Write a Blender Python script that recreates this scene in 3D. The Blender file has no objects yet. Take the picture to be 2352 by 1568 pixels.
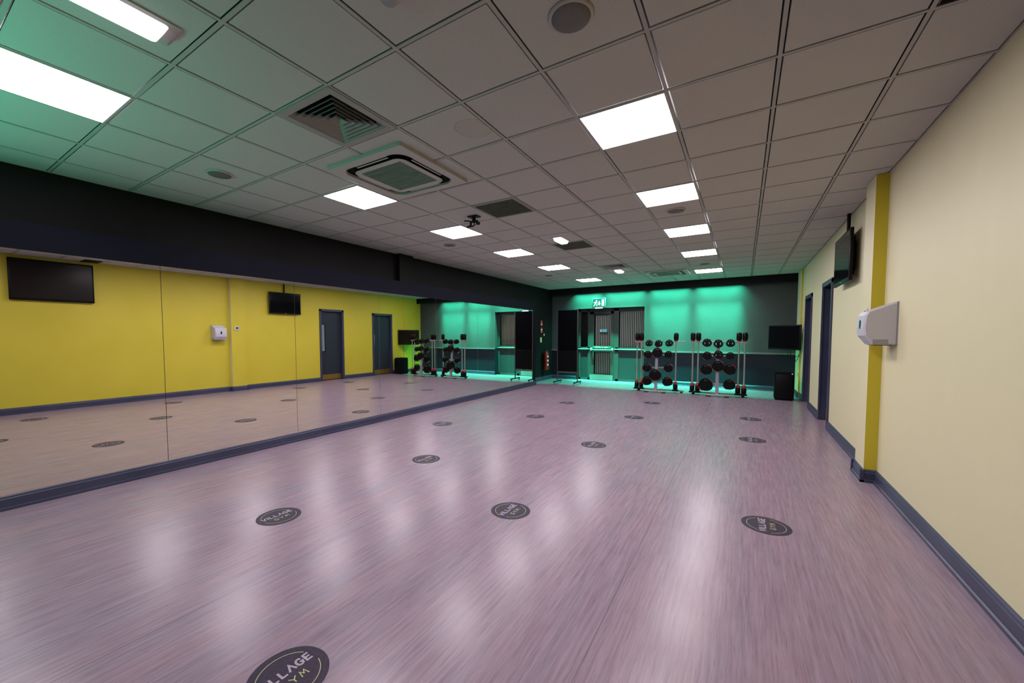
import bpy, bmesh, math, random
from mathutils import Vector, Matrix
random.seed(7)
scn = bpy.context.scene
COL = scn.collection
H = 3.073                       # ceiling height
XL, XM, XR = -5.248, -4.89, 1.636   # upper left wall, mirror face, right wall
YB, YF = -4.3, 10.15            # back wall, far wall
BULK = 9.88

# ------------------------------------------------------------------ materials
def mat(name, col, rough=.5, metal=0., spec=.5, emit=None, estr=0., coat=0., sheen=0.):
    m = bpy.data.materials.new(name); m.use_nodes = True
    b = m.node_tree.nodes['Principled BSDF']
    b.inputs['Base Color'].default_value = (*col, 1)
    b.inputs['Roughness'].default_value = rough
    b.inputs['Metallic'].default_value = metal
    b.inputs['Specular IOR Level'].default_value = spec
    b.inputs['Coat Weight'].default_value = coat
    b.inputs['Sheen Weight'].default_value = sheen
    if emit:
        b.inputs['Emission Color'].default_value = (*emit, 1)
        b.inputs['Emission Strength'].default_value = estr
    return m
def noisy(m, c1, c2, scale=(1, 1, 1), nscale=5., detail=4., lo=.35, hi=.65, bump=0., bscale=None):
    """mix two colours by object-space noise, optional bump"""
    nt = m.node_tree; N = nt.nodes; L = nt.links; b = N['Principled BSDF']
    tc = N.new('ShaderNodeTexCoord'); mp = N.new('ShaderNodeMapping'); mp.inputs['Scale'].default_value = scale
    L.new(tc.outputs['Object'], mp.inputs['Vector'])
    nz = N.new('ShaderNodeTexNoise'); nz.inputs['Scale'].default_value = nscale; nz.inputs['Detail'].default_value = detail
    L.new(mp.outputs['Vector'], nz.inputs['Vector'])
    r = N.new('ShaderNodeValToRGB'); r.color_ramp.elements[0].position = lo; r.color_ramp.elements[1].position = hi
    r.color_ramp.elements[0].color = (*c1, 1); r.color_ramp.elements[1].color = (*c2, 1)
    L.new(nz.outputs['Fac'], r.inputs['Fac']); L.new(r.outputs['Color'], b.inputs['Base Color'])
    if bump:
        n2 = N.new('ShaderNodeTexNoise'); n2.inputs['Scale'].default_value = bscale or 200.
        L.new(tc.outputs['Object'], n2.inputs['Vector'])
        bp = N.new('ShaderNodeBump'); bp.inputs['Strength'].default_value = bump; bp.inputs['Distance'].default_value = .002
        L.new(n2.outputs['Fac'], bp.inputs['Height']); L.new(bp.outputs['Normal'], b.inputs['Normal'])
    return m

M = {}
def floor_material():
    m = mat('floor_vinyl', (.3, .2, .23), .33, spec=.20); nt = m.node_tree; N = nt.nodes; L = nt.links; b = N['Principled BSDF']
    tc = N.new('ShaderNodeTexCoord')
    def noise(scale, s, det, rough=.6):
        mp = N.new('ShaderNodeMapping'); mp.inputs['Scale'].default_value = scale
        L.new(tc.outputs['Object'], mp.inputs['Vector'])
        n = N.new('ShaderNodeTexNoise'); n.inputs['Scale'].default_value = s; n.inputs['Detail'].default_value = det
        n.inputs['Roughness'].default_value = rough
        L.new(mp.outputs['Vector'], n.inputs['Vector']); return n
    g1 = noise((28, 1.1, 1), 2.0, 5, .65)       # long grain
    g2 = noise((170, 2.6, 1), 2.0, 4, .7)           # fine dark pores
    g3 = noise((3.2, .35, 1), 1.5, 3)           # broad tonal planks
    r1 = N.new('ShaderNodeValToRGB'); e = r1.color_ramp.elements
    e[0].position = .30; e[0].color = (*FL0, 1); e[1].position = .72; e[1].color = (*FL1, 1)
    L.new(g1.outputs['Fac'], r1.inputs['Fac'])
    r2 = N.new('ShaderNodeValToRGB'); e = r2.color_ramp.elements
    e[0].position = .30; e[0].color = (.60, .55, .60, 1); e[1].position = .46; e[1].color = (1, 1, 1, 1)
    L.new(g2.outputs['Fac'], r2.inputs['Fac'])
    r3 = N.new('ShaderNodeValToRGB'); e = r3.color_ramp.elements
    e[0].position = .35; e[0].color = (.92, .93, .98, 1); e[1].position = .65; e[1].color = (1.05, .97, .98, 1)
    L.new(g3.outputs['Fac'], r3.inputs['Fac'])
    def mul(a, c):
        x = N.new('ShaderNodeMix'); x.data_type = 'RGBA'; x.blend_type = 'MULTIPLY'; x.inputs[0].default_value = 1
        L.new(a, x.inputs[6]); L.new(c, x.inputs[7]); return x.outputs[2]
    c = mul(mul(r1.outputs['Color'], r2.outputs['Color']), r3.outputs['Color'])
    # welded sheet seams every 1.9 m running down the room
    sp = N.new('ShaderNodeSeparateXYZ'); L.new(tc.outputs['Object'], sp.inputs[0])
    a = N.new('ShaderNodeMath'); a.operation = 'ADD'; a.inputs[1].default_value = 2.04 + 19.1; L.new(sp.outputs['X'], a.inputs[0])
    md = N.new('ShaderNodeMath'); md.operation = 'MODULO'; md.inputs[1].default_value = 1.91; L.new(a.outputs[0], md.inputs[0])
    lt = N.new('ShaderNodeMath'); lt.operation = 'LESS_THAN'; lt.inputs[1].default_value = .005; L.new(md.outputs[0], lt.inputs[0])
    x = N.new('ShaderNodeMix'); x.data_type = 'RGBA'; x.inputs[7].default_value = (.05, .035, .045, 1)
    sc = N.new('ShaderNodeMath'); sc.operation = 'MULTIPLY'; sc.inputs[1].default_value = .45; L.new(lt.outputs[0], sc.inputs[0])
    L.new(sc.outputs[0], x.inputs[0]); L.new(c, x.inputs[6]); L.new(x.outputs[2], b.inputs['Base Color'])
    rr = N.new('ShaderNodeMapRange'); rr.inputs[3].default_value = FR - .04; rr.inputs[4].default_value = FR + .06
    L.new(g1.outputs['Fac'], rr.inputs[0]); L.new(rr.outputs[0], b.inputs['Roughness'])
    bp = N.new('ShaderNodeBump'); bp.inputs['Strength'].default_value = .06; bp.inputs['Distance'].default_value = .001
    L.new(g2.outputs['Fac'], bp.inputs['Height']); L.new(bp.outputs['Normal'], b.inputs['Normal'])
    return m
FL0, FL1, FR = (.218, .160, .192), (.318, .258, .308), .24
M['floor'] = floor_material()
def tile_material():
    m = mat('ceiling_tile', (.5, .49, .47), .9, spec=.2)
    noisy(m, (.425, .425, .40), (.475, .475, .45), nscale=160, detail=2, lo=.3, hi=.6)
    nt = m.node_tree; N = nt.nodes; L = nt.links; b = N['Principled BSDF']
    base = b.inputs['Base Color'].links[0].from_socket
    tc = N.new('ShaderNodeTexCoord')
    # dried water stain: a brown rim round a faint blot
    mp = N.new('ShaderNodeMapping'); mp.inputs['Location'].default_value = (1.325, .275, 0); L.new(tc.outputs['Object'], mp.inputs[0])
    fl = N.new('ShaderNodeVectorMath'); fl.operation = 'MULTIPLY'; fl.inputs[1].default_value = (1, 1, 0); L.new(mp.outputs[0], fl.inputs[0])
    ln = N.new('ShaderNodeVectorMath'); ln.operation = 'LENGTH'; L.new(fl.outputs[0], ln.inputs[0])
    nz = N.new('ShaderNodeTexNoise'); nz.inputs['Scale'].default_value = 9; L.new(tc.outputs['Object'], nz.inputs[0])
    ad = N.new('ShaderNodeMath'); ad.operation = 'MULTIPLY_ADD'; ad.inputs[1].default_value = .05; L.new(nz.outputs['Fac'], ad.inputs[0]); L.new(ln.outputs['Value'], ad.inputs[2])
    rp = N.new('ShaderNodeValToRGB'); rp.color_ramp.interpolation = 'LINEAR'
    el = rp.color_ramp.elements; el[0].position = 0; el[0].color = (.97, .955, .92, 1)
    for p, c in ((.155, (.95, .93, .88, 1)), (.163, (.80, .73, .6, 1)), (.169, (1, 1, 1, 1))):
        q = el.new(p); q.color = c
    el[-1].position = 1; el[-1].color = (1, 1, 1, 1)
    L.new(ad.outputs[0], rp.inputs[0])
    x = N.new('ShaderNodeMix'); x.data_type = 'RGBA'; x.blend_type = 'MULTIPLY'; x.inputs[0].default_value = 1
    L.new(base, x.inputs[6]); L.new(rp.outputs[0], x.inputs[7]); L.new(x.outputs[2], b.inputs['Base Color'])
    return m
M['tile'] = tile_material()
M['tbar'] = mat('ceiling_bar', (.37, .365, .35), .6)
M['void'] = mat('ceiling_void', (.012, .012, .012), .9)
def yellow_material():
    """satin emulsion: deep yellow face-on, sheen at grazing angles painted in as a paler base colour"""
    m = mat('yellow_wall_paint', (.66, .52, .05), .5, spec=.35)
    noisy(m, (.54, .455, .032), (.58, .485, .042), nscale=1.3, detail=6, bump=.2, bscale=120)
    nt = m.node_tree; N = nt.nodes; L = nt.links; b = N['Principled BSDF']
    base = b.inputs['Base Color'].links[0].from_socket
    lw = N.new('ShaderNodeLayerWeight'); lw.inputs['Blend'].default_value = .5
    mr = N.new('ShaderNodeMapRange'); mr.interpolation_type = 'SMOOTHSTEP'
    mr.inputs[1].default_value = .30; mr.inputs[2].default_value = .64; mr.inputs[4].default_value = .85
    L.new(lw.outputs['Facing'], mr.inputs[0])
    x = N.new('ShaderNodeMix'); x.data_type = 'RGBA'; x.inputs[7].default_value = (.665, .637, .448, 1)  # pale wall sheen mixed into the base colour by viewing angle
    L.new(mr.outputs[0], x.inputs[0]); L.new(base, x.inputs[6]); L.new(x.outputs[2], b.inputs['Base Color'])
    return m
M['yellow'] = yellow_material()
M['dark_wall'] = noisy(mat('charcoal_wall_paint', (.03, .03, .035), .6, spec=.12), (.0075, .0070, .0078), (.009, .0084, .0094), nscale=2)
M['band'] = noisy(mat('navy_band_paint', (.02, .02, .035), .6, spec=.06), (.0058, .0062, .0125), (.0068, .0072, .0145), nscale=2)
M['far_wall'] = noisy(mat('far_wall_grey_paint', (.12, .13, .13), .6), (.042, .050, .053), (.05, .058, .062), nscale=2)
M['dado'] = mat('navy_dado_paint', (.008, .010, .022), .5, spec=.3)
M['navy'] = noisy(mat('navy_gloss_paint', (.045, .05, .095), .35), (.036, .040, .082), (.046, .051, .098), nscale=3)
M['rail'] = mat('dado_rail_paint', (.14, .15, .16), .4)
M['door_grey'] = mat('slate_door_laminate', (.024, .03, .043), .4, spec=.3)
M['brass'] = mat('brass_plate', (.45, .27, .06), .35, metal=.8)
M['steel'] = mat('brushed_steel', (.6, .6, .6), .3, metal=1.)
M['mirror'] = mat('mirror_glass', (.90, .90, .88), .0, metal=1.)
M['mirror_edge'] = mat('mirror_edge', (.25, .28, .26), .2)
M['white'] = mat('white_enamel', (.42, .41, .41), .4)
M['white_pl'] = mat('white_plastic', (.50, .49, .55), .35)
M['grey_pl'] = mat('grey_plastic', (.28, .28, .30), .45)
M['blue_pl'] = mat('dark_blue_plastic', (.01, .02, .07), .25)
M['black'] = mat('black_plastic', (.0045, .0045, .0055), .4, spec=.15)
M['board'] = mat('board_laminate', (.0022, .0022, .0034), .7, spec=.02)
M['black_matt'] = mat('matt_black', (.0028, .0028, .0034), .7, spec=.08)
M['rubber'] = mat('black_rubber', (.0028, .0028, .0034), .4, spec=.16)
M['screen'] = mat('television_screen', (.004, .004, .005), .08, spec=.35)
M['red'] = mat('red_paint', (.36, .014, .012), .3)
M['orange'] = mat('red_rubber_edge', (.26, .02, .012), .4)
M['chrome'] = mat('chrome_tube', (.32, .34, .32), .3, metal=.2)
M['silver'] = mat('silver_paint', (.26, .26, .30), .4)
M['led'] = mat('light_diffuser', (1, 1, 1), .5, emit=(1, .915, .99), estr=35.)
M['led_small'] = mat('emergency_lens', (1, 1, 1), .5, emit=(1, .88, .95), estr=1.3)
M['fan_grey'] = mat('diffuser_enamel', (.27, .265, .255), .5)
M['core'] = mat('eggcrate_metal', (.15, .14, .125), .5)
M['ac'] = mat('air_con_plastic', (.42, .41, .39), .5)
M['ac_grille'] = noisy(mat('air_con_grille', (.16, .22, .18), .6), (.10, .15, .12), (.2, .27, .22), scale=(1, 40, 1), nscale=4)
M['spk'] = noisy(mat('speaker_mesh', (.22, .21, .2), .7), (.10, .098, .093), (.15, .145, .14), nscale=220)
M['spk_rim'] = mat('speaker_rim', (.38, .37, .35), .5)
M['decal'] = noisy(mat('decal_vinyl', (.055, .042, .075), .5, spec=.12), (.034, .026, .045), (.046, .036, .06), nscale=60)
M['decal_white'] = mat('decal_white', (.50, .44, .52), .5, spec=.1)
M['decal_lime'] = mat('decal_lime', (.44, .44, .22), .5, spec=.1)
M['frame'] = mat('screen_frame_paint', (.042, .05, .048), .45, spec=.25)
M['blind'] = mat('blind_fabric', (.62, .6, .57), .8)
M['night'] = mat('night_backing', (.01, .012, .012), .8)
M['exit_green'] = mat('exit_green', (.0, .25, .12), .4, emit=(.0, .45, .30), estr=.7)
M['exit_white'] = mat('exit_white', (.9, .95, .95), .4, emit=(.75, 1., .95), estr=1.3)
M['sign_green'] = mat('sign_green', (.0, .22, .11), .4)
M['sign_white'] = mat('sign_white', (.8, .8, .78), .5)
M['sign_blue'] = mat('sign_blue', (.06, .30, .42), .4)
M['sign_cream'] = mat('sign_cream', (.55, .45, .22), .5)
M['brown_tv'] = mat('brown_tv_screen', (.010, .007, .005), .3, spec=.15)
def glass_material():
    m = bpy.data.materials.new('window_glass'); m.use_nodes = True; nt = m.node_tree; N = nt.nodes; L = nt.links
    N.remove(N['Principled BSDF'])
    t = N.new('ShaderNodeBsdfTransparent'); t.inputs[0].default_value = (.88, .92, .9, 1)
    g = N.new('ShaderNodeBsdfGlossy'); g.inputs['Roughness'].default_value = .03
    f = N.new('ShaderNodeFresnel'); f.inputs[0].default_value = 1.45
    x = N.new('ShaderNodeMixShader'); L.new(f.outputs[0], x.inputs[0]); L.new(t.outputs[0], x.inputs[1]); L.new(g.outputs[0], x.inputs[2])
    L.new(x.outputs[0], N['Material Output'].inputs[0]); return m
M['glass'] = glass_material()

# ------------------------------------------------------------------ mesh builder
class MB:
    def __init__(s): s.v = []; s.f = []; s.sm = []
    def add(s, vs, fs, smooth=False):
        o = len(s.v); s.v += [tuple(v) for v in vs]
        for f in fs: s.f.append([i + o for i in f]); s.sm.append(smooth)
        return s
    def box(s, x0, y0, z0, x1, y1, z1, m=None):
        x0, x1 = min(x0, x1), max(x0, x1); y0, y1 = min(y0, y1), max(y0, y1); z0, z1 = min(z0, z1), max(z0, z1)
        v = [Vector(p) for p in ((x0,y0,z0),(x1,y0,z0),(x1,y1,z0),(x0,y1,z0),(x0,y0,z1),(x1,y0,z1),(x1,y1,z1),(x0,y1,z1))]
        if m: v = [m @ p for p in v]
        return s.add(v, [(3,2,1,0),(4,5,6,7),(0,1,5,4),(1,2,6,5),(2,3,7,6),(3,0,4,7)])
    def rbox(s, x0, y0, z0, x1, y1, z1, b=.01, seg=2, m=None):
        bm = bmesh.new(); bmesh.ops.create_cube(bm, size=1)
        for v in bm.verts:
            v.co = Vector(((x0+x1)/2 + v.co.x*abs(x1-x0), (y0+y1)/2 + v.co.y*abs(y1-y0), (z0+z1)/2 + v.co.z*abs(z1-z0)))
        bmesh.ops.bevel(bm, geom=bm.edges[:], offset=b, segments=seg, profile=.5, affect='EDGES')
        s.bm(bm, m); return s
    def bm(s, bm, m=None, smooth=True):
        bm.verts.index_update()
        s.add([(m @ v.co) if m else v.co.copy() for v in bm.verts], [[v.index for v in f.verts] for f in bm.faces], smooth); bm.free(); return s
    def cyl(s, p, q, r, r2=None, n=20, caps=True):
        p, q = Vector(p), Vector(q); d = (q - p).normalized(); r2 = r if r2 is None else r2
        a = d.orthogonal().normalized(); b = d.cross(a)
        vs = []
        for c, R in ((p, r), (q, r2)):
            for i in range(n):
                t = 2*math.pi*i/n; vs.append(c + a*math.cos(t)*R + b*math.sin(t)*R)
        s.add(vs, [(i, (i+1) % n, n+(i+1) % n, n+i) for i in range(n)], True)
        if caps: s.add(vs, [tuple(range(n-1, -1, -1)), tuple(range(n, 2*n))])
        return s
    def lathe(s, p, d, prof, n=20):
        """prof = [(radius, distance along d)], closed with end caps when the radius is not 0"""
        p, d = Vector(p), Vector(d).normalized(); a = d.orthogonal().normalized(); b = d.cross(a); vs = []
        for R, h in prof:
            for i in range(n):
                t = 2*math.pi*i/n; vs.append(p + d*h + (a*math.cos(t) + b*math.sin(t))*max(R, 1e-5))
        fs = [(k*n+i, k*n+(i+1) % n, (k+1)*n+(i+1) % n, (k+1)*n+i) for k in range(len(prof)-1) for i in range(n)]
        s.add(vs, fs, True); k = len(prof)-1
        s.add(vs, [tuple(range(n-1, -1, -1)), tuple(range(k*n, k*n+n))]); return s
    def tube(s, pts, r, n=8):
        pts = [Vector(p) for p in pts]; vs = []; a = None
        for i, p in enumerate(pts):
            d = ((pts[i+1] if i+1 < len(pts) else p) - (pts[i-1] if i else p)).normalized()
            a = d.orthogonal().normalized() if a is None else (a - d*a.dot(d)).normalized()
            b = d.cross(a)
            vs += [p + (a*math.cos(2*math.pi*j/n) + b*math.sin(2*math.pi*j/n))*r for j in range(n)]
        k = len(pts)
        s.add(vs, [(i*n+j, i*n+(j+1) % n, (i+1)*n+(j+1) % n, (i+1)*n+j) for i in range(k-1) for j in range(n)], True)
        s.add(vs, [tuple(range(n-1, -1, -1)), tuple(range((k-1)*n, k*n))]); return s
    def prism(s, poly, a, b, f):
        """extrude the 2-D polygon; f(u, v, w) -> point, w from a to b"""
        n = len(poly); vs = [f(u, v, a) for u, v in poly] + [f(u, v, b) for u, v in poly]
        s.add(vs, [tuple(range(n-1, -1, -1)), tuple(range(n, 2*n))] + [(i, (i+1) % n, n+(i+1) % n, n+i) for i in range(n)]); return s
    def frame(s, outer, inner, a, b, f):
        """plate with a hole: two outlines with the same number of points"""
        n = len(outer)
        vs = [f(u, v, a) for u, v in outer] + [f(u, v, b) for u, v in outer] + [f(u, v, a) for u, v in inner] + [f(u, v, b) for u, v in inner]
        fs = []
        for i in range(n):
            j = (i+1) % n
            fs += [(i, j, n+j, n+i), (2*n+j, 2*n+i, 3*n+i, 3*n+j), (j, i, 2*n+i, 2*n+j), (n+i, n+j, 3*n+j, 3*n+i)]
        s.add(vs, fs); return s
    def ball(s, c, r, sx=1, sy=1, sz=1, seg=14):
        bm = bmesh.new(); bmesh.ops.create_uvsphere(bm, u_segments=seg, v_segments=seg//2+1, radius=1)
        for v in bm.verts: v.co = Vector((c[0]+v.co.x*r*sx, c[1]+v.co.y*r*sy, c[2]+v.co.z*r*sz))
        return s.bm(bm)
def rr(hx, hy, rad, n=6, cx=0, cy=0):
    pts = []
    for sx, sy, a0 in ((1, 1, 0), (-1, 1, 90), (-1, -1, 180), (1, -1, 270)):
        for i in range(n+1):
            a = math.radians(a0 + 90*i/n); pts.append((cx + sx*(hx-rad) + rad*math.cos(a), cy + sy*(hy-rad) + rad*math.sin(a)))
    return pts
XYZ = lambda u, v, w: Vector((u, v, w))

def link(o, parent=None):
    COL.objects.link(o)
    if parent: o.parent = parent
    return o
def obj(name, mb, m, parent=None, loc=None):
    me = bpy.data.meshes.new(name); me.from_pydata(mb.v, [], mb.f); me.update()
    bm = bmesh.new(); bm.from_mesh(me); bmesh.ops.recalc_face_normals(bm, faces=bm.faces[:]); bm.to_mesh(me); bm.free()
    me.polygons.foreach_set('use_smooth', mb.sm)
    me.materials.append(m)
    o = bpy.data.objects.new(name, me)
    if loc: o.location = loc
    return link(o, parent)
def tag(o, label, cat, group=None, kind=None):
    if label: o['label'] = label
    if cat: o['category'] = cat
    if group: o['group'] = group
    if kind: o['kind'] = kind
    return o
def thing(name, label, cat, loc=(0, 0, 0), rotz=0, group=None):
    o = bpy.data.objects.new(name, None); o.empty_display_size = .1
    o.location = loc; o.rotation_euler = (0, 0, rotz); link(o)
    return tag(o, label, cat, group)
def struct(name, mb, m, label=None, cat=None):
    o = obj(name, mb, m); tag(o, label, cat, kind='structure'); return o
def sroot(name, label, cat, loc=(0, 0, 0)):
    o = thing(name, label, cat, loc); o['kind'] = 'structure'; return o
def dup(root, loc, label, rotz=None, scale=None, group=None):
    r = root.copy(); COL.objects.link(r); r.location = loc; r['label'] = label
    if rotz is not None: r.rotation_euler = (0, 0, rotz)
    if scale: r.scale = scale
    if group: r['group'] = group
    for ch in list(root.children):
        c = ch.copy(); COL.objects.link(c); c.parent = r
        for g in ch.children:
            d = g.copy(); COL.objects.link(d); d.parent = c
    return r
def text_mesh(name, body, size, m, mtx, parent, depth=.0006):
    cu = bpy.data.curves.new(name, 'FONT'); cu.body = body; cu.size = size; cu.align_x = 'CENTER'; cu.align_y = 'CENTER'; cu.extrude = depth; cu.resolution_u = 3
    t = bpy.data.objects.new(name, cu); COL.objects.link(t)
    dg = bpy.context.evaluated_depsgraph_get(); me = bpy.data.meshes.new_from_object(t.evaluated_get(dg))
    bpy.data.objects.remove(t); bpy.data.curves.remove(cu)
    me.transform(mtx); me.materials.clear(); me.materials.append(m)
    return link(bpy.data.objects.new(name, me), parent)

# ------------------------------------------------------------------ the setting
struct('floor', MB().box(XL-.1, YB-.1, -.1, XR+.3, YF+.45, 0), M['floor'], 'pinkish grey wood-effect vinyl floor of the studio', 'floor')
# left wall: tall recess above, boxed-out band behind the mirrors below
lw = MB().box(XL-.12, YB-.1, 0, XL, YF, H+.15).box(XL, 2.73, 2.50, XL+.10, 3.10, H)
struct('wall_left', lw, M['dark_wall'], 'charcoal wall above and behind the long mirror', 'wall')
struct('trim_4', MB().box(XL, YB, 0, XM-.004, 8.10, 2.50), M['band'], 'navy boxed-out band carrying the mirrors', 'wall')
# right wall with two door openings
D1, D2 = (5.30, 6.20, 2.385), (7.51, 8.47, 2.345)
rw = MB()
ys = [YB-.1, D1[0], D1[1], D2[0], D2[1], YF+.1]
for a, b in ((0, 1), (2, 3), (4, 5)): rw.box(XR, ys[a], 0, XR+.16, ys[b], H+.15)
rw.box(XR, D1[0], D1[2], XR+.16, D1[1], H+.15).box(XR, D2[0], D2[2], XR+.16, D2[1], H+.15)
rw.box(XR-.10, 2.56, 0, XR, 2.93, H)                # pier near the towel dispenser
rw.box(XR-.035, 9.12, 0, XR, BULK, H)               # shallow step added in the far corner, standing in for a shade change
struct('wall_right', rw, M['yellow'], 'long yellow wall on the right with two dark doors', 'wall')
struct('wall_far', MB().box(XL, YF, 1.02, -4.36, YF+.42, H+.15).box(-2.16, YF, 1.02, XR, YF+.42, H+.15).box(-4.36, YF, 2.40, -2.16, YF+.42, H+.15), M['far_wall'], 'grey end wall washed with green light', 'wall')
struct('trim_5', MB().box(XL, YF, 0, -4.36, YF+.42, 1.02).box(-2.16, YF, 0, XR, YF+.42, 1.02), M['dado'], 'dark navy lower part of the end wall', 'wall')
struct('wall_back', MB().box(XL, YB-.12, 0, XR, YB, H+.15), M['far_wall'], 'grey wall behind the photographer', 'wall')
struct('trim_7', MB().box(-4.36, YF+.40, 0, -2.16, YF+.42, 2.40), M['night'], 'night-dark backing seen between the blind slats', 'wall')
struct('trim_1', MB().box(XL, BULK, 2.865, XR, BULK+.03, H), M['dark_wall'], 'dark bulkhead strip below the ceiling at the far end', 'bulkhead')
tr = MB().box(XL, YF-.03, 0.985, -4.36, YF, 1.03).box(-2.16, YF-.03, .985, XR, YF, 1.03)
struct('trim_2', tr, M['rail'], 'dado rail running along the end wall', 'rail')

# ceiling: tiles, bars
xs = [XL] + [-4.8 + .6*i for i in range(11)] + [XR]
yl = [YB] + [-4.2 + .6*i for i in range(15)] + [4.86, 5.52, 6.14, 6.75, 7.36, 7.97, 8.58, 9.19] + [BULK]
skip = set()
def cell(x, y):
    i = max(k for k in range(len(xs)) if xs[k] <= x + 1e-6); j = max(k for k in range(len(yl)) if yl[k] <= y + 1e-6)
    return i, j
LIGHTS_L = [-2.4, 0.0, 1.8, 3.6, 5.52, 7.97]; LIGHTS_R = [-2.4, 0.0, 1.8, 3.6, 5.52, 7.97]
for y in LIGHTS_L: skip.add(cell(-3.6+.05, y+.05))
for y in LIGHTS_R: skip.add(cell(-.6+.05, y+.05))
VENTS = [(-2.4, -1.2), (-2.4, 1.2), (-2.4, 3.6), (-2.4, 6.14)]
for x, y in VENTS: skip.add(cell(x+.05, y+.05))
ct = MB(); bw = .010; g = .0085
for i in range(len(xs)-1):
    for j in range(len(yl)-1):
        if (i, j) in skip: continue
        ct.box(xs[i]+bw+g, yl[j]+bw+g, H+.003, xs[i+1]-bw-g, yl[j+1]-bw-g, H+.018)
struct('ceiling', ct, M['tile'], 'suspended ceiling of square mineral tiles', 'ceiling')
cb = MB()
for x in xs: cb.box(max(x-bw, XL), YB, H, min(x+bw, XR), BULK, H+.006)
for y in yl: cb.box(XL, max(y-bw, YB), H+.0005, XR, min(y+bw, BULK), H+.0065)
struct('trim_3', cb, M['tbar'], 'grid of metal bars carrying the ceiling tiles', 'ceiling grid')
struct('trim_6', MB().box(XL, YB, H+.12, XR, YF, H+.15), M['void'], 'dark void above the ceiling tiles', 'ceiling')

# skirtings
SK = [(0, 0), (.030, 0), (.030, .022), (.020, .028), (.020, .098), (.014, .106), (.014, .118), (.006, .128), (0, .130)]
def skirt(mb, p, q, nrm, t=1.0):
    p, q, nrm = Vector(p), Vector(q), Vector(nrm)
    n = len(SK); vs = [p + nrm*u*t + Vector((0, 0, w)) for u, w in SK] + [q + nrm*u*t + Vector((0, 0, w)) for u, w in SK]
    mb.add(vs, [tuple(range(n-1, -1, -1)), tuple(range(n, 2*n))] + [(i, (i+1) % n, n+(i+1) % n, n+i) for i in range(n)])
sr = MB(); px = XR-.10
for a, b in ((YB, 2.56-.03), (2.93+.03, D1[0]), (D1[1], D2[0]), (D2[1], 9.12-.0), (9.12, YF)):
    x = XR-.035 if a == 9.12 else XR
    skirt(sr, (x, a, 0), (x, b, 0), (-1, 0, 0))
skirt(sr, (px, 2.53, 0), (px, 2.96, 0), (-1, 0, 0)); skirt(sr, (px-.03, 2.56, 0), (XR, 2.56, 0), (0, -1, 0)); skirt(sr, (px-.03, 2.93, 0), (XR, 2.93, 0), (0, 1, 0))
struct('baseboard_right', sr, M['navy'], 'navy skirting board along the yellow wall', 'skirting board')
sl = MB(); skirt(sl, (XM-.004, YB, 0), (XM-.004, 8.10, 0), (1, 0, 0), .8); skirt(sl, (XL, 8.10, 0), (XL, YF, 0), (1, 0, 0)); skirt(sl, (XL, 8.10, 0), (XM+.02, 8.10, 0), (0, 1, 0), .7)
struct('baseboard_left', sl, M['navy'], 'navy skirting board under the mirrors', 'skirting board')
sf = MB(); skirt(sf, (XL, YF, 0), (-4.36, YF, 0), (0, -1, 0)); skirt(sf, (-2.15, YF, 0), (XR, YF, 0), (0, -1, 0))
struct('baseboard_far', sf, M['navy'], 'navy skirting board along the end wall', 'skirting board')

# doors in the yellow wall
def wall_door(name, d, label, hinge_far, vision):
    y0, y1, zt = d; r = sroot(name, label, 'door', (XR, (y0+y1)/2, 0)); oy = (y0+y1)/2
    a, b = y0-oy, y1-oy
    fr = MB()
    for s0, s1 in ((a-.02, a+.05), (b-.05, b+.02)): fr.box(-.022, s0, 0, 0, s1, zt+.0)
    fr.box(-.022, a-.02, zt-.06, 0, b+.02, zt+.015)
    for s0, s1 in ((a, a+.035), (b-.035, b)): fr.box(0, s0, 0, .15, s1, zt-.0)
    fr.box(0, a, zt-.04, .15, b, zt)
    obj('door_frame', fr, M['navy'], r)
    lf = obj('door_leaf', MB().box(.09, a+.04, .012, .13, b-.04, zt-.045), M['door_grey'], r)
    obj('kick_plate', MB().box(.086, a+.055, .03, .0905, b-.055, .20), M['brass'], lf)
    if vision:
        obj('vision_panel_bead', MB().frame([(a+.09, .97), (a+.25, .97), (a+.25, 1.91), (a+.09, 1.91)], [(a+.115, .995), (a+.225, .995), (a+.225, 1.885), (a+.115, 1.885)], .080, .0905, lambda u, v, w: Vector((w, u, v))), M['black_matt'], lf)
        obj('vision_panel', MB().box(.087, a+.115, .995, .0905, a+.225, 1.885), mat('wired_glass', (.22, .26, .26), .2), lf)
        obj('push_plate', MB().box(.087, a+.07, 1.0-.05, .0905, a+.085, 1.0), M['steel'], lf)
    else:
        h = MB().tube([(.09, a+.12, 1.15), (.045, a+.12, 1.15), (.045, a+.12, 1.55), (.09, a+.12, 1.55)], .010)
        obj('pull_handle', h, M['steel'], lf)
    return r
wall_door('door_1', D1, 'nearer slate grey door with tall narrow vision panel in yellow wall', True, True)
wall_door('door_2', D2, 'farther slate grey door without vision panel, beside corner television', True, False)

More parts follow.
